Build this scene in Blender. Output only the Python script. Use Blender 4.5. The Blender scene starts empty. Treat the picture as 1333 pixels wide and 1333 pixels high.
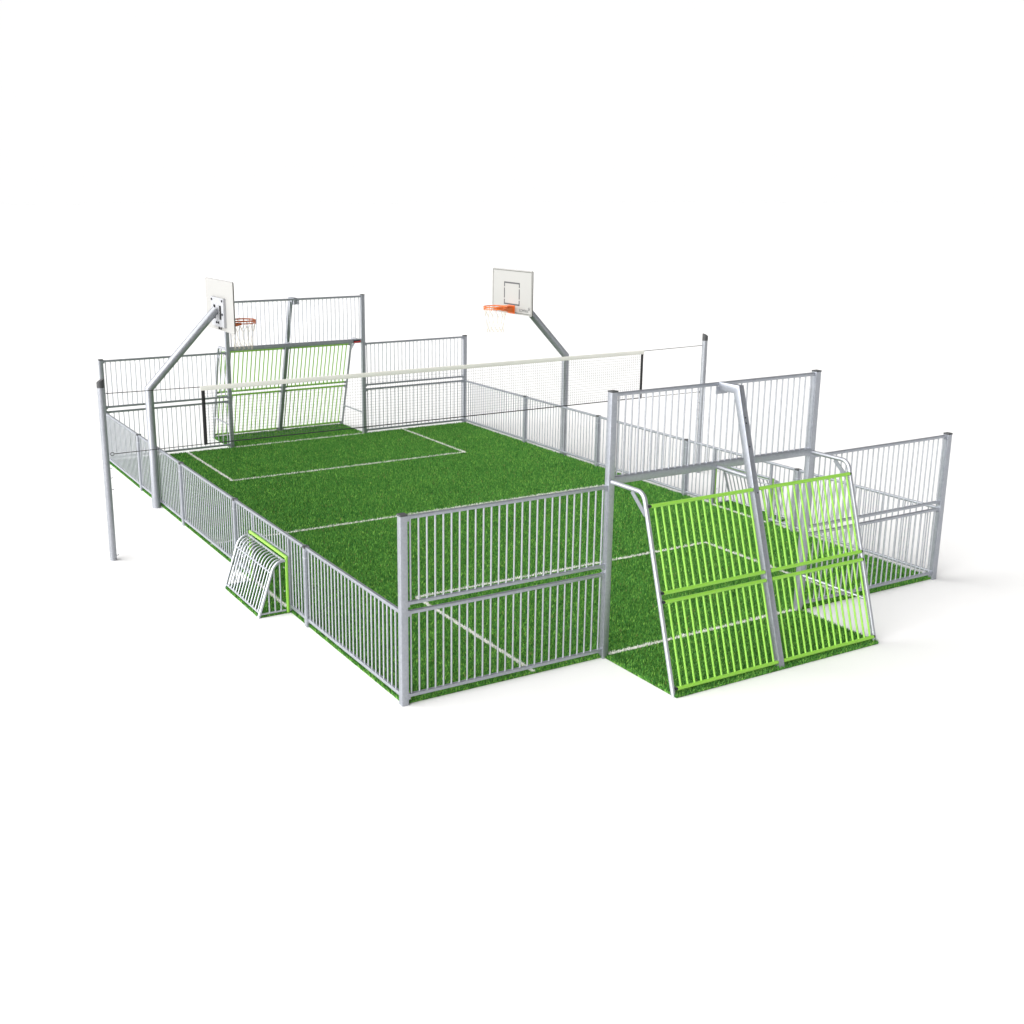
import bpy, math, random
import numpy as np
from mathutils import Vector, Matrix

random.seed(7)
rng = np.random.default_rng(11)
sc = bpy.context.scene
COL = sc.collection
PI = math.pi

# ------------------------------------------------------------------ sizes (metres)
S = 2.62                 # one fence bay
W = 8.382                # court width
L = 5 * S                # court length
G0 = 2.624               # goal post offset from the corner
GD = 1.295               # depth of the goal pocket
H1, H2, H3 = 1.05, 2.10, 3.15
BASE = 0.022             # top of the turf carpet backing
POST = 0.08

# ------------------------------------------------------------------ materials
def new_mat(name):
    m = bpy.data.materials.new(name)
    m.use_nodes = True
    return m, m.node_tree, m.node_tree.nodes['Principled BSDF']

def plain(name, rgb, rough=0.5, metallic=0.0, vary=0.0, scale=40.0, bump=0.0):
    m, t, b = new_mat(name)
    b.inputs['Base Color'].default_value = (*rgb, 1)
    b.inputs['Roughness'].default_value = rough
    b.inputs['Metallic'].default_value = metallic
    g = t.nodes.new('ShaderNodeNewGeometry')
    n = t.nodes.new('ShaderNodeTexNoise')
    n.inputs['Scale'].default_value = scale
    n.inputs['Detail'].default_value = 4
    t.links.new(g.outputs['Position'], n.inputs['Vector'])
    if vary:
        r = t.nodes.new('ShaderNodeMix'); r.data_type = 'RGBA'
        r.inputs['A'].default_value = (*[c * (1 - vary) for c in rgb], 1)
        r.inputs['B'].default_value = (*[min(1, c * (1 + vary)) for c in rgb], 1)
        t.links.new(n.outputs['Fac'], r.inputs['Factor'])
        t.links.new(r.outputs['Result'], b.inputs['Base Color'])
    if bump:
        bp = t.nodes.new('ShaderNodeBump'); bp.inputs['Strength'].default_value = bump
        bp.inputs['Distance'].default_value = 0.002
        t.links.new(n.outputs['Fac'], bp.inputs['Height'])
        t.links.new(bp.outputs['Normal'], b.inputs['Normal'])
    return m

def galvanised(name, lo, hi, metallic, rough):
    m, t, b = new_mat(name)
    g = t.nodes.new('ShaderNodeNewGeometry')
    v = t.nodes.new('ShaderNodeTexVoronoi'); v.inputs['Scale'].default_value = 55
    n = t.nodes.new('ShaderNodeTexNoise'); n.inputs['Scale'].default_value = 14; n.inputs['Detail'].default_value = 6
    n2 = t.nodes.new('ShaderNodeTexNoise'); n2.inputs['Scale'].default_value = 90
    for k in (v, n, n2): t.links.new(g.outputs['Position'], k.inputs['Vector'])
    bw = t.nodes.new('ShaderNodeRGBToBW'); t.links.new(v.outputs['Color'], bw.inputs['Color'])
    a = t.nodes.new('ShaderNodeMix'); a.inputs['Factor'].default_value = 0.55
    t.links.new(bw.outputs['Val'], a.inputs['A']); t.links.new(n.outputs['Fac'], a.inputs['B'])
    r = t.nodes.new('ShaderNodeValToRGB')
    r.color_ramp.elements[0].position = 0.25; r.color_ramp.elements[0].color = (*lo, 1)
    r.color_ramp.elements[1].position = 0.75; r.color_ramp.elements[1].color = (*hi, 1)
    t.links.new(a.outputs['Result'], r.inputs['Fac'])
    t.links.new(r.outputs['Color'], b.inputs['Base Color'])
    mr = t.nodes.new('ShaderNodeMapRange')
    mr.inputs['To Min'].default_value = rough - 0.08; mr.inputs['To Max'].default_value = rough + 0.10
    t.links.new(a.outputs['Result'], mr.inputs['Value'])
    t.links.new(mr.outputs['Result'], b.inputs['Roughness'])
    b.inputs['Metallic'].default_value = metallic
    b.inputs['Specular IOR Level'].default_value = .2
    bp = t.nodes.new('ShaderNodeBump'); bp.inputs['Strength'].default_value = 0.12; bp.inputs['Distance'].default_value = 0.002
    t.links.new(n2.outputs['Fac'], bp.inputs['Height']); t.links.new(bp.outputs['Normal'], b.inputs['Normal'])
    return m

M = dict(
    zinc=galvanised('galvanised steel', (.33, .349, .388), (.405, .424, .464), .74, .40),
    tube=galvanised('galvanised round tube', (.45, .466, .505), (.52, .537, .577), .70, .40),
    pole=galvanised('galvanised pole', (.315, .33, .362), (.385, .398, .43), .70, .44),
    green=plain('lime green powder coat', (.265, .57, .065), .38, 0, .05, 30),
    cap=plain('dark grey plastic cap', (.055, .057, .06), .55, 0, .15, 60),
    black=plain('black rubber', (.014, .014, .016), .5, 0, .2, 80),
    board=plain('off white board laminate', (.345, .343, .333), .45, 0, .015, 8),
    boardedge=plain('dark edging', (.13, .13, .12), .6),
    ink=plain('dark grey print', (.07, .07, .075), .6, 0, .2, 120),
    orange=plain('orange red enamel', (.76, .165, .03), .38, 0, .08, 50),
    cord=plain('cream cord', (.58, .53, .41), .8, 0, .1, 90),
    netcord=plain('dark net cord', (.13, .14, .14), .8),
    cable=plain('dark cable', (.035, .035, .035), .6),
    tape=plain('ivory net tape', (.86, .85, .80), .75, 0, .04, 60, .2),
    red=plain('red plate', (.62, .03, .035), .4, 0, .1, 60),
    plate=plain('pale zinc bracket', (.41, .42, .445), .45, .3, .06, 30),
    bolt=plain('dark bolt', (.02, .022, .03), .4, .3),
)

def ground_mat():
    m, t, b = new_mat('white studio floor')
    g = t.nodes.new('ShaderNodeNewGeometry')
    n = t.nodes.new('ShaderNodeTexNoise'); n.inputs['Scale'].default_value = 1.3; n.inputs['Detail'].default_value = 5
    t.links.new(g.outputs['Position'], n.inputs['Vector'])
    r = t.nodes.new('ShaderNodeMix'); r.data_type = 'RGBA'
    r.inputs['A'].default_value = (.875, .875, .875, 1); r.inputs['B'].default_value = (.895, .895, .895, 1)
    t.links.new(n.outputs['Fac'], r.inputs['Factor']); t.links.new(r.outputs['Result'], b.inputs['Base Color'])
    b.inputs['Roughness'].default_value = 1.0
    b.inputs['Specular IOR Level'].default_value = 0.0
    return m

def turf_base_mat():
    m, t, b = new_mat('turf backing with thatch')
    g = t.nodes.new('ShaderNodeNewGeometry')
    n = t.nodes.new('ShaderNodeTexNoise'); n.inputs['Scale'].default_value = 70; n.inputs['Detail'].default_value = 5
    t.links.new(g.outputs['Position'], n.inputs['Vector'])
    r = t.nodes.new('ShaderNodeValToRGB')
    e = r.color_ramp.elements
    e[0].position = .34; e[0].color = (.018, .075, .016, 1)
    e[1].position = .66; e[1].color = (.13, .33, .05, 1)
    t.links.new(n.outputs['Fac'], r.inputs['Fac']); t.links.new(r.outputs['Color'], b.inputs['Base Color'])
    b.inputs['Roughness'].default_value = .9; b.inputs['Specular IOR Level'].default_value = .1
    return m

def blade_mat(name, ramp):
    m, t, b = new_mat(name)
    a = t.nodes.new('ShaderNodeAttribute'); a.attribute_name = 'tint'
    r = t.nodes.new('ShaderNodeValToRGB')
    cr = r.color_ramp
    while len(cr.elements) < len(ramp): cr.elements.new(.5)
    for e, (p, c) in zip(cr.elements, ramp): e.position = p; e.color = (*c, 1)
    t.links.new(a.outputs['Fac'], r.inputs['Fac']); t.links.new(r.outputs['Color'], b.inputs['Base Color'])
    b.inputs['Roughness'].default_value = .75; b.inputs['Specular IOR Level'].default_value = .12
    return m

M['ground'] = ground_mat()
M['turf'] = turf_base_mat()
M['backing'] = plain('brown latex backing', (.10, .045, .03), .9, 0, .3, 60)
M['blade'] = blade_mat('grass blades', [(0, (.018, .085, .024)), (.28, (.050, .192, .036)), (.62, (.120, .340, .058)), (.9, (.30, .58, .105)), (1, (.24, .21, .09))])
M['white'] = blade_mat('white turf fibres', [(0, (.62, .62, .58)), (.6, (.78, .78, .74)), (1, (.86, .86, .83))])

# ------------------------------------------------------------------ mesh building
class MB:
    def __init__(s): s.v = []; s.f = []; s.mi = []; s.cur = 0; s.sm = []; s.flat = False
    def add(s, vs, fs):
        o = len(s.v); s.v += [tuple(v) for v in vs]
        for f in fs: s.f.append(tuple(i + o for i in f)); s.mi.append(s.cur); s.sm.append(not s.flat)
        return s
    def box(s, lo, hi):
        x0, y0, z0 = lo; x1, y1, z1 = hi
        return s.add([(x0,y0,z0),(x1,y0,z0),(x1,y1,z0),(x0,y1,z0),(x0,y0,z1),(x1,y0,z1),(x1,y1,z1),(x0,y1,z1)],
                     [(0,3,2,1),(4,5,6,7),(0,1,5,4),(1,2,6,5),(2,3,7,6),(3,0,4,7)])
    def sweep(s, path, prof, up=(0, 0, 1), cap=True):
        # sweep a closed 2D profile (a = side, b = up) along a polyline with mitred joints
        P = [Vector(p) for p in path]; n = len(prof); rings = []
        up = Vector(up)
        for i, p in enumerate(P):
            d0 = (P[i] - P[i-1]).normalized() if i else None
            d1 = (P[i+1] - P[i]).normalized() if i < len(P)-1 else None
            t = ((d0 or d1) + (d1 or d0)).normalized()
            d = d1 or d0
            ref = up if abs(d.dot(up)) < .98 else Vector((1, 0, 0))
            a = d.cross(ref).normalized(); b = a.cross(d).normalized()
            ring = []
            for (x, y) in prof:
                q = a * x + b * y
                k = q.dot(t) / d.dot(t)
                ring.append(p + q - d * k)
            rings.append(ring)
        vs = [v for r in rings for v in r]; fs = []
        for i in range(len(P)-1):
            for j in range(n):
                k = (j+1) % n
                fs.append((i*n+j, i*n+k, (i+1)*n+k, (i+1)*n+j))
        if cap:
            fs.append(tuple(reversed(range(n)))); fs.append(tuple((len(P)-1)*n + j for j in range(n)))
        return s.add(vs, fs)
    def tube(s, path, r, n=12, up=(0, 0, 1)):
        return s.sweep(path, [(r*math.cos(2*PI*k/n), r*math.sin(2*PI*k/n)) for k in range(n)], up)
    def rect(s, path, w, h, r=.006, up=(0, 0, 1), seg=2):
        pr = []
        for cx, cy, a0 in ((w/2-r, h/2-r, 0), (-w/2+r, h/2-r, PI/2), (-w/2+r, -h/2+r, PI), (w/2-r, -h/2+r, 1.5*PI)):
            for k in range(seg+1):
                a = a0 + k*PI/2/seg
                pr.append((cx + r*math.cos(a), cy + r*math.sin(a)))
        s.flat = True; s.sweep(path, pr, up); s.flat = False
        return s
    def ring(s, c, R, r, n=40, m=8):
        vs, fs = [], []
        for i in range(n):
            a = 2*PI*i/n
            for j in range(m):
                b = 2*PI*j/m
                q = R + r*math.cos(b)
                vs.append((c[0]+q*math.cos(a), c[1]+q*math.sin(a), c[2]+r*math.sin(b)))
        for i in range(n):
            for j in range(m):
                fs.append((i*m+j, ((i+1)%n)*m+j, ((i+1)%n)*m+(j+1)%m, i*m+(j+1)%m))
        return s.add(vs, fs)
    def build(s, name, mat, parent=None, loc=(0, 0, 0)):
        me = bpy.data.meshes.new(name)
        me.from_pydata(s.v, [], s.f); me.update()
        mats = mat if isinstance(mat, (list, tuple)) else [mat]
        for m in mats: me.materials.append(m)
        if len(mats) > 1: me.polygons.foreach_set('material_index', s.mi)
        me.polygons.foreach_set('use_smooth', s.sm)
        me.set_sharp_from_angle(angle=math.radians(32))
        o = bpy.data.objects.new(name, me); COL.objects.link(o)
        o.location = loc
        if parent: o.parent = parent
        return o

def arc(c, r, a0, a1, n):      # points in the (horizontal, vertical) plane
    return [(c[0]+r*math.cos(a0+(a1-a0)*k/n), c[1]+r*math.sin(a0+(a1-a0)*k/n)) for k in range(n+1)]

def tag(o, label=None, cat=None, group=None, kind=None):
    if label: o['label'] = label
    if cat: o['category'] = cat
    if group: o['group'] = group
    if kind: o['kind'] = kind
    return o

def empty(name, loc=(0, 0, 0), rz=0):
    o = bpy.data.objects.new(name, None); COL.objects.link(o)
    o.empty_display_size = .2
    o.location = loc; o.rotation_euler = (0, 0, rz)
    return o

def copy_tree(o, parent=None):
    c = o.copy(); COL.objects.link(c)
    if parent: c.parent = parent
    for ch in [k for k in o.children]: copy_tree(ch, c)
    return c

# ------------------------------------------------------------------ ground
R = 900
g = MB().add([(-R, -R, 0), (R, -R, 0), (R, R, 0), (-R, R, 0)], [(0, 1, 2, 3)]).build('ground', M['ground'])
tag(g, 'plain white studio floor under and around the ball court', 'floor', kind='structure')

# ------------------------------------------------------------------ turf carpet
SG0, SG1, SGD = 3.185, 4.515, .44      # small goal mouth along the side and depth of its pocket
RECTS = [(0, 0, W, L), (G0, -GD, W-G0, 0), (G0, L, W-G0, L+GD), (-SGD, SG0, 0, SG1), (W, SG0, W+SGD, SG1)]
mb = MB()
outline = [(0,0),(G0,0),(G0,-GD),(W-G0,-GD),(W-G0,0),(W,0),(W,SG0),(W+SGD,SG0),(W+SGD,SG1),(W,SG1),(W,L),
           (W-G0,L),(W-G0,L+GD),(G0,L+GD),(G0,L),(0,L),(0,SG1),(-SGD,SG1),(-SGD,SG0),(0,SG0)]
n = len(outline)
vs = [(x, y, .001) for x, y in outline] + [(x, y, .006) for x, y in outline] + [(x, y, BASE) for x, y in outline]
mb.add(vs, [tuple(2*n+i for i in range(n))] + [(n+i, n+(i+1) % n, 2*n+(i+1) % n, 2*n+i) for i in range(n)])
mb.cur = 1
mb.add(vs, [(i, (i+1) % n, n+(i+1) % n, n+i) for i in range(n)])
turf = mb.build('turf', [M['turf'], M['backing']])
tag(turf, 'green artificial turf pitch inside the steel fences with its pockets under the goals', 'turf', kind='structure')

LW = .055
BX, BY = 1.649, 2.835
LINES = []   # name, label, rects
def hl(x0, x1, y): return (x0, y-LW/2, x1, y+LW/2)
def vl(x, y0, y1): return (x-LW/2, y0, x+LW/2, y1)
LINES.append(('halfway_line', None, [hl(0, W, L/2-.025)]))
LINES.append(('goal_line', None, [hl(G0, W-G0, 0.0)]))
LINES.append(('goal_line', None, [hl(G0, W-G0, L)]))
LINES.append(('penalty_box_line', None, [hl(BX-LW/2, W-BX+LW/2, BY), vl(BX, 0, BY-LW/2), vl(W-BX, 0, BY-LW/2)]))
LINES.append(('penalty_box_line', None, [hl(BX-LW/2, W-BX+LW/2, L-BY), vl(BX, L-BY+LW/2, L), vl(W-BX, L-BY+LW/2, L)]))
LINES.append(('touch_line', None, [vl(0.0, SG0, SG1)]))
LINES.append(('touch_line', None, [vl(W, SG0, SG1)]))

def blades(pts, length, width, zbase):
    """single-triangle blades rooted at pts -> vertices (3N,3)"""
    N = len(pts)
    ang = rng.uniform(0, 2*PI, N)
    lean = rng.uniform(.1, .75, N)
    la = rng.uniform(0, 2*PI, N)
    ln = length * rng.uniform(.6, 1.25, N)
    w = width * rng.uniform(.7, 1.3, N)
    root = np.column_stack([pts, np.full(N, zbase)])
    side = np.column_stack([np.cos(ang), np.sin(ang), np.zeros(N)]) * (w/2)[:, None]
    tip = root + np.column_stack([np.cos(la)*np.sin(lean), np.sin(la)*np.sin(lean), np.cos(lean)]) * ln[:, None]
    V = np.empty((N, 3, 3)); V[:, 0] = root - side; V[:, 1] = root + side; V[:, 2] = tip
    return V.reshape(-1, 3)

def blade_mesh(name, V, tint, mat, extra=None):
    me = bpy.data.meshes.new(name)
    nt = len(V)//3
    ev = np.array(extra[0], float).reshape(-1, 3) if extra else np.zeros((0, 3))
    ef = extra[1] if extra else []
    me.vertices.add(len(V)+len(ev)); me.vertices.foreach_set('co', np.concatenate([V, ev]).ravel())
    nq = len(ef)
    me.loops.add(3*nt+4*nq); me.polygons.add(nt+nq)
    idx = np.concatenate([np.arange(3*nt), (np.array(ef, int).ravel()+3*nt) if nq else np.zeros(0, int)]).astype(np.int32)
    me.loops.foreach_set('vertex_index', idx)
    st = np.concatenate([np.arange(nt)*3, 3*nt+np.arange(nq)*4]).astype(np.int32)
    me.polygons.foreach_set('loop_start', st)
    me.update(calc_edges=True); me.validate()
    at = me.attributes.new('tint', 'FLOAT', 'POINT')
    at.data.foreach_set('value', np.concatenate([np.repeat(tint, 3), np.full(len(ev), .5)]).astype(np.float32))
    me.materials.append(mat)
    o = bpy.data.objects.new(name, me); COL.objects.link(o)
    return o

def scatter(rect, dens):
    x0, y0, x1, y1 = rect
    N = int((x1-x0)*(y1-y0)*dens)
    return np.column_stack([rng.uniform(x0, x1, N), rng.uniform(y0, y1, N)])

inset = .008
P = np.concatenate([scatter((r[0]+inset, r[1]+inset, r[2]-inset, r[3]-inset), 3400) for r in RECTS])
# denser fringe along the visible rim of the carpet
edge = []
for i in range(n):
    a, b = np.array(outline[i]), np.array(outline[(i+1) % n]); ln = np.linalg.norm(b-a); d = (b-a)/ln
    inw = np.array([-d[1], d[0]])
    k = int(ln*170); t = rng.uniform(0, ln, k); q = rng.uniform(.003, .03, k)
    edge.append(a + d*t[:, None] + inw*q[:, None])
P = np.concatenate([P] + edge)
keep = np.ones(len(P), bool)
for _, _, rs in LINES:
    for r in rs:
        keep &= ~((P[:, 0] > r[0]) & (P[:, 0] < r[2]) & (P[:, 1] > r[1]) & (P[:, 1] < r[3]))
P = P[keep]
# slow, soft variation of the pile
lowf = .5 + .5*np.sin(P[:, 0]*2.1+1.3*np.sin(P[:, 1]*1.7))*np.sin(P[:, 1]*2.7+np.sin(P[:, 0]*3.1))
clump = np.sin(P[:, 0]*61+3*np.sin(P[:, 1]*23))*np.sin(P[:, 1]*53+3*np.sin(P[:, 0]*29))
tint = np.clip(rng.beta(1.55, 1.75, len(P))*.88 + .05*lowf + .07*clump, 0, .95)
tint[rng.random(len(P)) < .012] = 1.0
V = blades(P, .040, .0105, BASE)
# blades hanging over the cut rim of the carpet
for i in range(n):
    a, b = np.array(outline[i]), np.array(outline[(i+1) % n]); ln = np.linalg.norm(b-a); d = (b-a)/ln
    inw = np.array([-d[1], d[0]])
    k = int(ln*260); t = rng.uniform(0, ln, k)
    q = a + d*t[:, None] - inw*.002
    Vr = blades(q, .040, .0125, .004).reshape(-1, 3, 3)
    out = np.clip(((Vr[:, 2, :2]-q) @ inw), -.012, 0) - ((Vr[:, 2, :2]-q) @ inw)   # keep the tips just outside the rim
    Vr[:, 2, :2] += out[:, None]*inw
    V = np.concatenate([V, Vr.reshape(-1, 3)]); tint = np.concatenate([tint, np.clip(rng.beta(2.2, 2.2, k), 0, .95)])
grass = blade_mesh('grass', V, tint, M['blade'])
tag(grass, 'short bright green artificial grass blades covering the pitch', 'grass', kind='stuff')

for name, _, rs in LINES:
    V = []; ev = []; ef = []
    for r in rs:
        q = scatter(r, 5200)
        V.append(blades(q, .030, .009, BASE+.003))
        o = len(ev); z = BASE+.004
        ev += [(r[0], r[1], z), (r[2], r[1], z), (r[2], r[3], z), (r[0], r[3], z)]; ef.append((o, o+1, o+2, o+3))
    V = np.concatenate(V)
    o = blade_mesh(name, V, rng.random(len(V)//3), M['white'], (ev, ef))
    o.parent = turf

# ------------------------------------------------------------------ posts
def make_post(h, name='fence_post'):
    root = MB().rect([(0, 0, 0), (0, 0, h-.018)], POST, POST, .004, up=(0, 1, 0)).build(name, M['zinc'])
    MB().rect([(0, 0, h-.018), (0, 0, h+.002)], POST+.006, POST+.006, .005, up=(0, 1, 0)).build('post_cap', M['cap'], root)
    return root

def make_low_post():
    root = MB().rect([(0, 0, 0), (0, 0, H1-.018)], .072, .072, .005, up=(0, 1, 0)).build('fence_post', M['zinc'])
    MB().rect([(0, 0, H1-.018), (0, 0, H1+.003)], .079, .079, .006, up=(0, 1, 0)).build('post_cap', M['cap'], root)
    MB().rect([(0, 0, H1-.15), (0, 0, H1-.135)], .0755, .0755, .006, up=(0, 1, 0)).build('collar', M['tube'], root)
    return root

low = make_low_post(); first = True
ordn = ['first', 'second', 'third', 'fourth']
for x, side in ((0, 'left'), (W, 'right')):
    for i in range(4):
        o = low if first else copy_tree(low); first = False
        o.location = (x, S*(i+1), 0)
        nxt = ('low fence post just before the small goal on the near half', 'low fence post just beyond the small goal of',
               'low fence post between the volleyball post and basketball pole beside', 'low fence post nearest the far corner of')[i]
        lab = {0: f'short grey square post of the {side} fence, nearest post to its near corner',
               1: f'short grey square post of the {side} fence, just past the small goal',
               2: f'short grey square post of the {side} fence, on the near side of the basketball pole',
               3: f'short grey square post of the {side} fence, on the far side of the basketball pole'}[i]
        tag(o, lab, 'post', 'low posts of the side fences')
tall = make_post(H2)
for k, (x, y, lab) in enumerate(((0, 0, 'tall grey corner post at the near left corner, closest to viewer'),
                                 (W, 0, 'tall grey corner post at the near right corner of the court'),
                                 (0, L, 'tall grey corner post at the far left, behind the net post'),
                                 (W, L, 'tall grey corner post at the far right corner of the court'))):
    o = tall if k == 0 else copy_tree(tall)
    o.location = (x, y, 0); tag(o, lab, 'post', 'corner posts of the court')

# ------------------------------------------------------------------ barred panels (local x along the panel, z up)
RAIL, BAR = .038, .0098
def rail_mb(x0, x1, z, tabs=True, mb=None):
    mb = mb or MB()
    mb.rect([(x0, 0, z), (x1, 0, z)], .036, RAIL, .004)
    if tabs:
        for x, s in ((x0, 1), (x1, -1)):
            mb.box((min(x, x+s*.028), -.023, z-.040), (max(x, x+s*.028), .023, z+.0235))
    return mb

def bars_mb(xs, z0, z1, r=BAR):
    mb = MB()
    for x in xs: mb.tube([(x, 0, z0), (x, 0, z1)], r, 10, up=(0, 1, 0))
    return mb

def bar_positions(x0, x1, nb):
    st = (x1-x0)/nb
    return [x0+st*(i+.5) for i in range(nb)]

Z_LO, Z_MID0, Z_MID1, Z_TOP = .098, 1.030, 1.133, 2.060

def make_side_panel():
    root = empty('side_fence_panel')
    h = S/2-.034
    rail_mb(-h, h, Z_MID0).build('top_rail', M['zinc'], root)
    rail_mb(-h, h, Z_LO).build('bottom_rail', M['zinc'], root)
    bars_mb(bar_positions(-h, h, 26), Z_LO, Z_MID0).build('bar_grille', M['tube'], root)
    return root

def make_goal_panel():          # the bay with a small goal: bars are short above the mouth. local x = y - 1.5 S
    root = empty('side_fence_panel')
    h = S/2-.034; c = 1.5*S
    a, b = SG0-c, SG1-c
    rail_mb(-h, h, Z_MID0).build('top_rail', M['zinc'], root)
    rail_mb(-h, a-.02, Z_LO).build('bottom_rail', M['zinc'], root)
    rail_mb(b+.02, h, Z_LO).build('bottom_rail', M['zinc'], root)
    for x in (a, b):
        MB().rect([(x, 0, .03), (x, 0, Z_MID0-.021)], .04, .04, .004, up=(0, 1, 0)).build('upright', M['zinc'], root)
    MB().rect([(a+.022, 0, .775), (b-.022, 0, .775)], .03, .03, .004).build('lintel_rail', M['zinc'], root)
    xs = [x for x in bar_positions(-h, h, 26) if abs(x-a) > .035 and abs(x-b) > .035]
    bars_mb([x for x in xs if x < a], Z_LO, Z_MID0).build('bar_grille', M['tube'], root)
    bars_mb([x for x in xs if x > b], Z_LO, Z_MID0).build('bar_grille', M['tube'], root)
    bars_mb([x for x in xs if a < x < b], .775, Z_MID0).build('short_bar_grille', M['tube'], root)
    return root

sp = make_side_panel(); gp = make_goal_panel(); used_s = used_g = False
where = ['bay next to the near corner post', 'bay the small goal opens through', 'bay under the net, beyond the small goal',
         'bay the basketball pole stands in', 'farthest bay, next to the far corner post']
for x, side, rz in ((0, 'left', PI/2), (W, 'right', PI/2)):
    for i in range(5):
        if i == 1:
            o = gp if not used_g else copy_tree(gp); used_g = True
        else:
            o = sp if not used_s else copy_tree(sp); used_s = True
        o.location = (x, S*(i+.5), 0); o.rotation_euler = (0, 0, rz)
        tag(o, f'low barred panel of the {side} fence, {where[i]}', 'fence panel', 'low barred panels along the sides')

def make_end_section():
    root = empty('end_fence_section')
    h = (G0-POST)/2
    for z in (Z_TOP, Z_MID1, Z_MID0, Z_LO):
        rail_mb(-h, h, z).build('rail', M['zinc'], root)
    for z0, z1 in ((Z_MID1, Z_TOP), (Z_LO, Z_MID0)):
        bars_mb(bar_positions(-h, h, 26), z0, z1).build('bar_grille', M['tube'], root)
    return root
es = make_end_section()
for k, (x, y, lab) in enumerate(((G0/2, 0, 'tall two tier barred fence in front, left of the near goal'),
                                 (W-G0/2, 0, 'tall two tier barred fence right of the near goal'),
                                 (G0/2, L, 'tall two tier barred fence left of the far goal, behind the black net rod'),
                                 (W-G0/2, L, 'tall two tier barred fence right of the far goal, at the far right corner'))):
    o = es if k == 0 else copy_tree(es)
    o.location = (x, y, 0)
    tag(o, lab, 'fence', 'two tier fences beside the goals')

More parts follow.
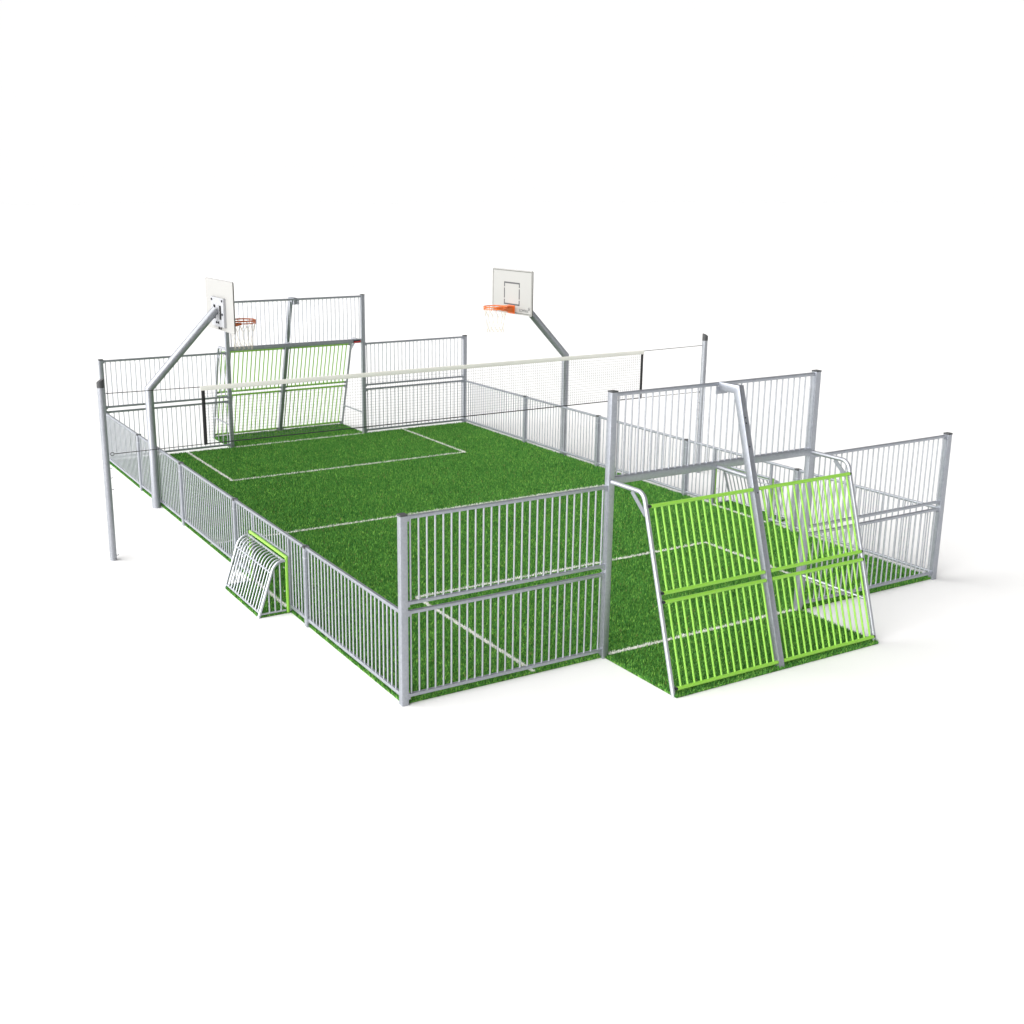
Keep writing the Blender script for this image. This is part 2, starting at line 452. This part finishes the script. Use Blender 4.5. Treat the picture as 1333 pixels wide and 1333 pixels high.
# ------------------------------------------------------------------ big goals (local: x across, +y into the pocket, origin on the goal line)
def make_goal(side_rails):
    root = empty('goal')
    hw = (W-2*G0)/2
    for s in (-1, 1):
        p = MB().rect([(s*hw, 0, 0), (s*hw, 0, H3-.014)], POST, POST, .004, up=(0, 1, 0)).build('goal_post', M['zinc'], root)
        MB().rect([(s*hw, 0, H3-.014), (s*hw, 0, H3+.002)], POST+.006, POST+.006, .005, up=(0, 1, 0)).build('post_cap', M['cap'], p)
    h = hw-POST/2
    MB().rect([(-h, .003, 2.133), (h, .003, 2.133)], .074, .085, .005).build('crossbar', M['zinc'], root)
    MB().rect([(-h, 0, 3.108), (h, 0, 3.108)], .036, .04, .004).build('top_rail', M['zinc'], root)
    bars_mb(bar_positions(-h, h, 32), 2.17, 3.10).build('bar_grille', M['tube'], root)
    # leaning centre brace
    inc = lambda z: GD-.303*z                       # y of the leaning plane (outer face) at height z
    w = .105
    cz = lambda z: inc(z)-w*.5
    zt = 3.085
    yb = cz(zt)
    mb = MB().rect([(0, .02, zt), (0, yb, zt), (0, cz(0), 0.0)], .078, .10, .007, up=(0, .28, .96))
    br = mb.build('centre_brace', M['zinc'], root)
    MB().box((-.085, .021, 2.995), (.085, .034, 3.083)).build('bracket', M['zinc'], br)
    for z, dx in ((2.78, .012), (2.72, .012), (2.46, .012), (1.95, -.01)):
        MB().tube([(dx, inc(z)-.012, z), (dx, inc(z)+.0045, z-.002)], .009, 10).build('bolt', M['bolt'], br)
    # round stay from crossbar to brace
    MB().tube([(0, .042, 2.115), (0, cz(2.10)-.03, 2.105)], .026, 14).build('stay', M['tube'], root)
    # bent side tubes
    rt = .026
    for s in (-1, 1):
        x = s*hw
        ang = math.atan(.303)
        yi = inc(2.125)-rt
        c = (yi-.115, 2.125-.125)
        pts = [(x, .042, 2.125)] + [(x, a, b) for a, b in arc(c, .125, PI/2, ang*0+.0+ang, 8)]
        y1, z1 = pts[-1][1:]
        pts.append((x, y1+.303*z1, 0))
        t = MB().tube(pts, rt, 14, up=(1, 0, 0)).build('side_tube', M['tube'], root)
        ga = pts[1]; gb = pts[-2]
        A = Vector((x, ga[1]-.10, ga[2]-.004)); B = Vector((x, gb[1]+.303*.13-.004, gb[2]-.13))
        d = (B-A).normalized(); nn = Vector((0, d.z, -d.y))
        if nn.z > 0: nn = -nn
        wv = .058
        vs = []
        for dx in (-.004, .004):
            vs += [(x+dx, A.y, A.z), (x+dx, B.y, B.z), (x+dx, (B+nn*wv).y, (B+nn*wv).z), (x+dx, (A+nn*wv).y+.01, (A+nn*wv).z)]
        MB().add(vs, [(0,1,2,3),(7,6,5,4),(0,4,5,1),(1,5,6,2),(2,6,7,3),(3,7,4,0)]).build('gusset', M['zinc'], t)
    # green panels: two halves, two tiers, in the leaning plane
    off = .018
    for s in (-1, 1):
        x0, x1 = .052, hw-.045
        for nm, za, zb in (('lower_net_panel', .085, .985), ('upper_net_panel', 1.078, 1.985)):
            bm_ = MB()
            for k in range(15):
                xx = s*(x1-.05-.0975*k)
                bm_.tube([(xx, inc(za)-off, za), (xx, inc(zb)-off, zb)], .0122, 10, up=(1, 0, 0))
            bm_.build('bar_grille', M['green'], root)
            for z in (za, zb):
                y = inc(z)-off
                f = MB().tube([(s*x0, y, z), (s*x1, y, z)], .0215, 12, up=(0, 0, 1)).build('grille_rail', M['green'], root)
                MB().tube([(s*x1, y, z), (s*(x1+.024), y, z)], .0165, 12).build('rubber_sleeve', M['bolt'], f)
                for xe, sg_ in ((s*(x1+.022), -s), (s*(x0-.014), s)):      # triangular fixing plates behind the rail ends
                    yy = y-.027
                    vs = []
                    for dy in (-.004, .004):
                        vs += [(xe, yy+dy+.303*.03, z-.03), (xe, yy+dy-.303*.03, z+.03), (xe+sg_*.055, yy+dy, z-.004), (xe+sg_*.055, yy+dy, z-.018)]
                    MB().add(vs, [(0,1,2,3),(7,6,5,4),(0,4,5,1),(1,5,6,2),(2,6,7,3),(3,7,4,0)]).build('fixing_plate', M['zinc'], f)
    for s in side_rails:
        x = s*hw
        MB().tube([(x, .042, .50), (x, inc(.5)-.055, .50)], .017, 12).build('side_rail', M['tube'], root)
    return root

near = make_goal([1])
near.location = (W/2, 0, 0); near.rotation_euler = (0, 0, PI)
# turned half round: local +y faces the viewer, so local x is mirrored; its rail stands on the right of the picture
for ch in list(near.children):
    if ch.name.startswith('side_rail'):
        me = ch.data; me.transform(Matrix.Scale(-1, 4, (1, 0, 0))); me.flip_normals()
tag(near, 'large goal in the foreground with lime green bars and leaning centre brace', 'goal', 'large goals at the two ends')
far = make_goal([-1, 1])
far.location = (W/2, L, 0)
tag(far, 'large goal at the far end, behind the net, with lime green bars', 'goal', 'large goals at the two ends')
# red name plate on the far crossbar
np_ = MB().box((1.315, -.040, 2.098), (1.49, -.036, 2.155)).build('name_plate', M['bolt'], far)
MB().add([(1.322, -.0445, 2.100), (1.482, -.0445, 2.108), (1.484, -.0445, 2.146), (1.466, -.0445, 2.146), (1.456, -.0445, 2.130), (1.330, -.0445, 2.126)],
         [(0, 1, 2, 3, 4, 5)]).build('red_mark', M['red'], np_)

# ------------------------------------------------------------------ small goals (local x along the fence, +y outward)
def make_small_goal():
    root = empty('small_goal')
    hw = (SG1-SG0)/2
    yo = .045
    # lime frame round the mouth
    MB().rect([(-hw-.005, yo, .015), (-hw-.005, yo, .756), (hw+.005, yo, .756), (hw+.005, yo, .015)], .030, .030, .004, up=(0, 1, 0)).build('mouth_frame', M['green'], root)
    y1 = .445
    slope = (y1-.235)/.60
    prof = [(.066, .715), (.12, .712), (.165, .697), (.200, .668), (.226, .632), (.245, .585), (y1-.008, .02)]
    for s in (-1, 1):
        x = s*(hw-.005)
        t = MB().tube([(x, a, b) for a, b in prof[:-1]] + [(x, y1, 0)], .021, 12, up=(1, 0, 0)).build('end_tube', M['tube'], root)
        MB().tube([(x, .07, .045), (x, y1-.03, .045)], .012, 10).build('base_rail', M['tube'], root)
        for a in (.135, .215, .295):
            zt = .70 if a < .16 else (.63 if a < .24 else .63-(a-.235)/slope)
            MB().tube([(x, a, .045), (x, a, zt)], .010, 10, up=(0, 1, 0)).build('side_bar', M['tube'], root)
    cb = MB()
    for k in range(13):
        x = -hw+.10+k*(2*hw-.20)/12
        cb.tube([(x, a, b) for a, b in prof[:-1]] + [(x, y1-.028, .06)], .0105, 8, up=(1, 0, 0))
    cb.build('cage_grille', M['tube'], root)
    MB().tube([(-hw+.014, .252, .575), (hw-.014, .252, .575)], .013, 10).build('bend_rail', M['tube'], root)
    MB().tube([(-hw+.014, y1-.027, .055), (hw-.014, y1-.027, .055)], .015, 10).build('bottom_rail', M['tube'], root)
    MB().tube([(-hw+.014, .075, .713), (hw-.014, .075, .713)], .014, 10).build('mouth_rail', M['tube'], root)
    for s in (-1, 1):
        for z in (.30, .62):
            MB().tube([(s*(hw-.02), yo+.02, z), (s*(hw-.02), yo+.034, z)], .009, 8).build('bolt', M['plate'], root)
    return root
sg = make_small_goal()
sg.location = (0, (SG0+SG1)/2, 0); sg.rotation_euler = (0, 0, PI/2)
tag(sg, 'small caged goal bulging out of the left fence, in front of the court', 'small goal', 'small goals in the side fences')
s2 = copy_tree(sg); s2.location = (W, (SG0+SG1)/2, 0); s2.rotation_euler = (0, 0, -PI/2)
tag(s2, 'small caged goal in the right fence, seen through the near goal', 'small goal', 'small goals in the side fences')

# ------------------------------------------------------------------ basketball hoops (local +x over the court)
def make_hoop():
    root = empty('basketball_hoop')
    MB().tube([(0, 0, 0), (0, 0, 2.08), (1.24, 0, 3.36)], .072, 28, up=(0, 1, 0)).build('pole', M['pole'], root)
    xb0, xb1 = 1.305, 1.327         # board thickness
    y0, y1, z0, z1 = -.725, .725, 2.995, 3.855
    bd = MB()
    r = .03; pr = []
    for cx, cy, a0 in ((y1-r, z1-r, 0), (y0+r, z1-r, PI/2), (y0+r, z0+r, PI), (y1-r, z0+r, 1.5*PI)):
        for k in range(6): pr.append((cx+r*math.cos(a0+k*PI/10), cy+r*math.sin(a0+k*PI/10)))
    nn = len(pr)
    vs = [(xb0, a, b) for a, b in pr] + [(xb1, a, b) for a, b in pr]
    bd.add(vs, [tuple(reversed(range(nn))), tuple(range(nn, 2*nn))]); bd.cur = 1
    bd.add(vs, [(i, (i+1) % nn, nn+(i+1) % nn, nn+i) for i in range(nn)])
    board = bd.build('backboard', [M['board'], M['boardedge']], root)
    # printed border and target square
    xf = xb1+.002
    def frame(mb, a0, a1, b0, b1, t, gaps=()):
        for lo, hi in ((b1-t, b1), (b0, b0+t)):
            mb.box((xb1+.0005, a0, lo), (xf, a1, hi))
        for lo, hi in ((a0, a0+t), (a1-t, a1)):
            segs = [b0+t] + [q for gq in gaps for q in (gq-.012, gq+.012)] + [b1-t]
            for i in range(0, len(segs), 2): mb.box((xb1+.0005, lo, segs[i]), (xf, hi, segs[i+1]))
        return mb
    frame(MB(), y0+.018, y1-.018, z0+.022, z1-.018, .016).build('border_line', M['boardedge'], board)
    frame(MB(), -.285, .285, 3.165, 3.610, .030, (3.28, 3.50)).build('target_square', M['ink'], board)
    # wordmark
    cu = bpy.data.curves.new('t', 'FONT'); cu.body = 'KOMPAN'; cu.size = .085; cu.extrude = .0004; cu.space_character = 1.02
    to = bpy.data.objects.new('t', cu); COL.objects.link(to)
    bpy.context.view_layer.update()
    me = bpy.data.meshes.new_from_object(to.evaluated_get(bpy.context.evaluated_depsgraph_get()))
    bpy.data.objects.remove(to)
    xs = [v.co.x for v in me.vertices]; sc_ = .30/(max(xs)-min(xs)); x_0 = min(xs)
    me.transform(Matrix(((0, 0, 1, xb1+.0012), (sc_, 0, 0, .285-x_0*sc_), (0, 1.0, 0, 3.055), (0, 0, 0, 1))))
    me.name = 'wordmark'; me.materials.clear(); me.materials.append(M['ink'])
    wm = bpy.data.objects.new('wordmark', me); COL.objects.link(wm); wm.parent = board
    st = MB()
    for k in range(5):
        a = PI/2+k*2*PI/5
        c = Vector((xb1+.0015, .622+.021*math.cos(a), 3.130+.021*math.sin(a)))
        d = Vector((0, math.cos(a), math.sin(a)))*.014
        st.tube([c-d, c+d], .0048, 6)
    st.build('emblem', M['ink'], board)
    # bracket behind the board
    bp = MB()
    bx = 1.262
    pl0, pl1, pz0, pz1 = -.33, .33, 3.07, 3.56
    bp.box((bx, pl0, 3.43), (bx+.008, pl1, pz1)).box((bx, pl0, pz0), (bx+.008, pl1, 3.19))
    for a, b in ((pl0, pl0+.12), (-.09, .09), (pl1-.12, pl1)): bp.box((bx, a, 3.19), (bx+.008, b, 3.43))
    bp.box((bx+.008, pl0, pz0), (xb0-.001, pl0+.008, pz1)).box((bx+.008, pl1-.008, pz0), (xb0-.001, pl1, pz1))
    plate = bp.build('bracket_plate', M['plate'], root)
    for (a, b) in ((-.27, 3.515), (.27, 3.515), (-.27, 3.29), (.27, 3.29), (-.05, 3.135), (.05, 3.135)):
        MB().tube([(bx-.014, a, b), (bx, a, b)], .021, 10).build('bolt', M['bolt'], plate)
    for a in (-.05, .05):
        MB().tube([(xb0-.016, a, 3.03), (xb0-.001, a, 3.03)], .021, 10).build('bolt', M['bolt'], plate)
    # rim
    zr = 3.150; cx = xb1+.15+.225
    rm = MB().ring((cx, 0, zr), .229, .0115).ring((cx, 0, zr-.042), .229, .0085)
    for k in range(14):
        a = 2*PI*(k+.5)/14
        rm.tube([(cx+.229*math.cos(a), .229*math.sin(a), zr), (cx+.229*math.cos(a), .229*math.sin(a), zr-.066)], .007, 6, up=(0, 1, 0))
    rim = rm.build('rim', M['orange'], root)
    pm = MB().box((xb1+.001, -.12, 3.0), (xb1+.012, .12, zr+.012)).box((xb1+.012, -.10, zr-.006), (cx-.19, .10, zr+.006))
    for s in (-1, 1):      # triangular cheeks
        q = s*.095
        vs = []
        for dy in (-.004, .004):
            vs += [(xb1+.012, q+dy, zr-.007), (cx-.10+.02, q+dy+s*.09, zr-.03), (cx-.10+.02, q+dy+s*.09, zr-.062), (xb1+.012, q+dy, 3.015)]
        pm.add(vs, [(0,1,2,3),(7,6,5,4),(0,4,5,1),(1,5,6,2),(2,6,7,3),(3,7,4,0)])
    pm.build('mounting_plate', M['orange'], rim)
    # cord net
    nm = MB(); nk = 12
    lev = [(3.075, .222, 0), (2.96, .192, .5), (2.735, .160, 0), (2.675, .165, .5)]
    pt = lambda i, k: (cx+lev[i][1]*math.cos(2*PI*(k+lev[i][2])/nk), lev[i][1]*math.sin(2*PI*(k+lev[i][2])/nk), lev[i][0])
    for k in range(nk):
        nm.tube([pt(0, k), pt(1, k)], .0031, 5); nm.tube([pt(0, k+1), pt(1, k)], .0031, 5)
        nm.tube([pt(1, k), (cx+.172*math.cos(2*PI*(k+.4)/nk), .172*math.sin(2*PI*(k+.4)/nk), 2.85), pt(2, k)], .0031, 5)
        nm.tube([pt(2, k), pt(3, k)], .0031, 5); nm.tube([pt(2, k+1), pt(3, k)], .0031, 5)
        nm.tube([pt(3, k), (pt(2, k)[0], pt(2, k)[1], 2.64)], .003, 5)
    nm.build('hoop_net', M['cord'], rim)
    return root
hp = make_hoop(); HY = 9.17
hp.location = (-.10, HY, 0)
tag(hp, 'basketball hoop on a bent grey pole at the left fence, backboard seen from behind', 'basketball hoop', 'basketball hoops facing across the court')
h2 = copy_tree(hp); h2.location = (W+.10, HY, 0); h2.rotation_euler = (0, 0, PI)
tag(h2, 'basketball hoop at the right fence, white backboard face with black square in view', 'basketball hoop', 'basketball hoops facing across the court')

# ------------------------------------------------------------------ volleyball posts and net
def make_net_post():      # local +x towards the net
    root = MB().tube([(0, 0, 0), (0, 0, 2.585)], .05, 24, up=(0, 1, 0)).build('net_post', M['pole'])
    nn = 24; r = .053
    vs = [(r*math.cos(2*PI*k/nn), r*math.sin(2*PI*k/nn), 2.582) for k in range(nn)]
    vs += [(x, y, 2.686+ .62*x) for x, y, _ in vs]
    MB().add(vs, [tuple(reversed(range(nn))), tuple(range(nn, 2*nn))] + [(k, (k+1) % nn, nn+(k+1) % nn, nn+k) for k in range(nn)]).build('post_cap', M['cap'], root)
    for z in (2.49, 1.60, 1.39, 1.245, 1.07, .065):
        h = MB().tube([(.046, 0, z), (.078, 0, z), (.078, 0, z+.014)], .0045, 6, up=(0, 1, 0)).build('hook', M['zinc'], root)
    return root
NX, NY = 1.47, L/2
npst = make_net_post(); npst.location = (-NX, NY, 0)
tag(npst, 'tall round net post outside the left fence with slanted black cap', 'net post', 'volleyball net posts')
n2 = copy_tree(npst); n2.location = (W+NX, NY, 0); n2.rotation_euler = (0, 0, PI)
tag(n2, 'tall round net post beyond the right fence, behind the near goal', 'net post', 'volleyball net posts')

net = empty('volleyball_net', (W/2, NY, 0))
xa, xb = -W/2+.005, W/2-.015
zt0, zt1, zb_ = 2.418, 2.490, 1.605
MB().rect([(xa-.02, 0, (zt0+zt1)/2), (xb+.02, 0, (zt0+zt1)/2)], .012, zt1-zt0, .004).build('top_tape', M['tape'], net)
nm = MB(); st = .045
sq = lambda r: [(r, r), (-r, r), (-r, -r), (r, -r)]
x = xa+.045
while x < xb-.03:
    nm.sweep([(x, 0, zb_), (x, 0, zt0)], sq(.00115), up=(0, 1, 0), cap=False); x += st
z = zb_+st
while z < zt0-.01:
    nm.sweep([(xa, .0018, z), (xb, .0018, z)], sq(.00115), cap=False); z += st
nm.build('net_mesh', M['netcord'], net)
MB().tube([(xa, 0, zb_), (xb, 0, zb_)], .0085, 8).build('bottom_cord', M['cable'], net)
for x in (xa+.02, xb-.02):
    MB().rect([(x, 0, zb_-.012), (x, 0, zt0)], .055 if x < 0 else .05, .02, .006, up=(0, 1, 0)).build('end_rod', M['black'], net)
hk = W/2+NX-.078
for s, xe in ((-1, xa), (1, xb)):
    MB().tube([(xe+s*.02, 0, 2.476), (s*(hk+.004), 0, 2.492)], .0058, 8).build('top_cord', M['cable'], net)
    rg = MB().tube([(xe+s*.02, 0, zb_), (s*(hk-.05), 0, 1.600)], .0055, 8)
    c0 = Vector((s*(hk-.018), 0, 1.600)); pts = [c0+Vector((.025*math.cos(a), 0, .025*math.sin(a))) for a in [2*PI*k/16 for k in range(17)]]
    rg.tube(pts, .005, 6, up=(0, 1, 0))
    rg.build('lower_tie_cord', M['cable'], net)
tag(net, 'wide volleyball net with ivory top tape and black end rods across the court', 'volleyball net')

# ------------------------------------------------------------------ light
LEFT, BEHIND = 3.7, .18
sun_el, sun_az = math.radians(35), math.radians(270)     # azimuth: from +y clockwise
w = bpy.data.worlds.new('World'); sc.world = w; w.use_nodes = True
t = w.node_tree; bg = t.nodes['Background']
tc = t.nodes.new('ShaderNodeTexCoord'); sx = t.nodes.new('ShaderNodeSeparateXYZ')
t.links.new(tc.outputs['Generated'], sx.inputs['Vector'])
rp = t.nodes.new('ShaderNodeValToRGB')
# white studio surround: a bright horizon, a dim ceiling, a large soft wall of light on the left, a dimmer wall behind the camera
e = rp.color_ramp.elements
e[0].position = .19; e[0].color = (1, 1, 1, 1)
e[1].position = .27; e[1].color = (.13, .134, .145, 1)
t.links.new(sx.outputs['Z'], rp.inputs['Fac'])
def rng_node(sock, a0, a1, b0, b1):
    m = t.nodes.new('ShaderNodeMapRange'); m.interpolation_type = 'SMOOTHSTEP'
    t.links.new(sock, m.inputs['Value'])
    for k, v in zip(('From Min', 'From Max', 'To Min', 'To Max'), (a0, a1, b0, b1)): m.inputs[k].default_value = v
    return m.outputs['Result']
def math_node(op, a, b):
    m = t.nodes.new('ShaderNodeMath'); m.operation = op
    for i, q in enumerate((a, b)):
        if isinstance(q, (int, float)): m.inputs[i].default_value = q
        else: t.links.new(q, m.inputs[i])
    return m.outputs[0]
left = math_node('MULTIPLY', rng_node(sx.outputs['X'], -.85, -.45, 1, 0), rng_node(sx.outputs['Z'], .35, .62, 1, 0))
behind = rng_node(sx.outputs['Y'], -.75, -.25, BEHIND, 1.0)
lv = t.nodes.new('ShaderNodeVectorMath'); lv.operation = 'SCALE'
t.links.new(rp.outputs['Color'], lv.inputs[0]); t.links.new(behind, lv.inputs['Scale'])
ad = t.nodes.new('ShaderNodeVectorMath'); ad.operation = 'ADD'
t.links.new(lv.outputs[0], ad.inputs[0])
cb = t.nodes.new('ShaderNodeCombineXYZ')
for k in range(3): t.links.new(math_node('MULTIPLY', left, LEFT), cb.inputs[k])
t.links.new(cb.outputs[0], ad.inputs[1])
t.links.new(ad.outputs[0], bg.inputs['Color'])
bg.inputs['Strength'].default_value = .862
ld = bpy.data.lights.new('soft_key', 'SUN'); ld.energy = 4.35; ld.angle = math.radians(98); ld.color = (1, .985, .96)
lo = bpy.data.objects.new('soft_key', ld); COL.objects.link(lo)
dirv = Vector((math.sin(sun_az)*math.cos(sun_el), math.cos(sun_az)*math.cos(sun_el), math.sin(sun_el)))
lo.rotation_euler = dirv.to_track_quat('Z', 'Y').to_euler()

# ------------------------------------------------------------------ camera
cd = bpy.data.cameras.new('camera'); cam = bpy.data.objects.new('camera', cd); COL.objects.link(cam)
cam.location = (-5.0644, -9.9139, 5.2106)
yaw, pit = .5134, -.2505
cam.rotation_euler = (PI/2+pit, 0, -yaw)
cd.sensor_width = 36; cd.lens = 1480.3/1333*36
cd.shift_x = (666.5-582.13)/1333; cd.shift_y = -(666.5-636.41)/1333
cd.clip_start = .1; cd.clip_end = 3000
sc.camera = cam

sc.view_settings.view_transform = 'Standard'
sc.view_settings.look = 'None'
sc.view_settings.exposure = 0.22; sc.view_settings.gamma = 1
sc.view_settings.use_curve_mapping = False
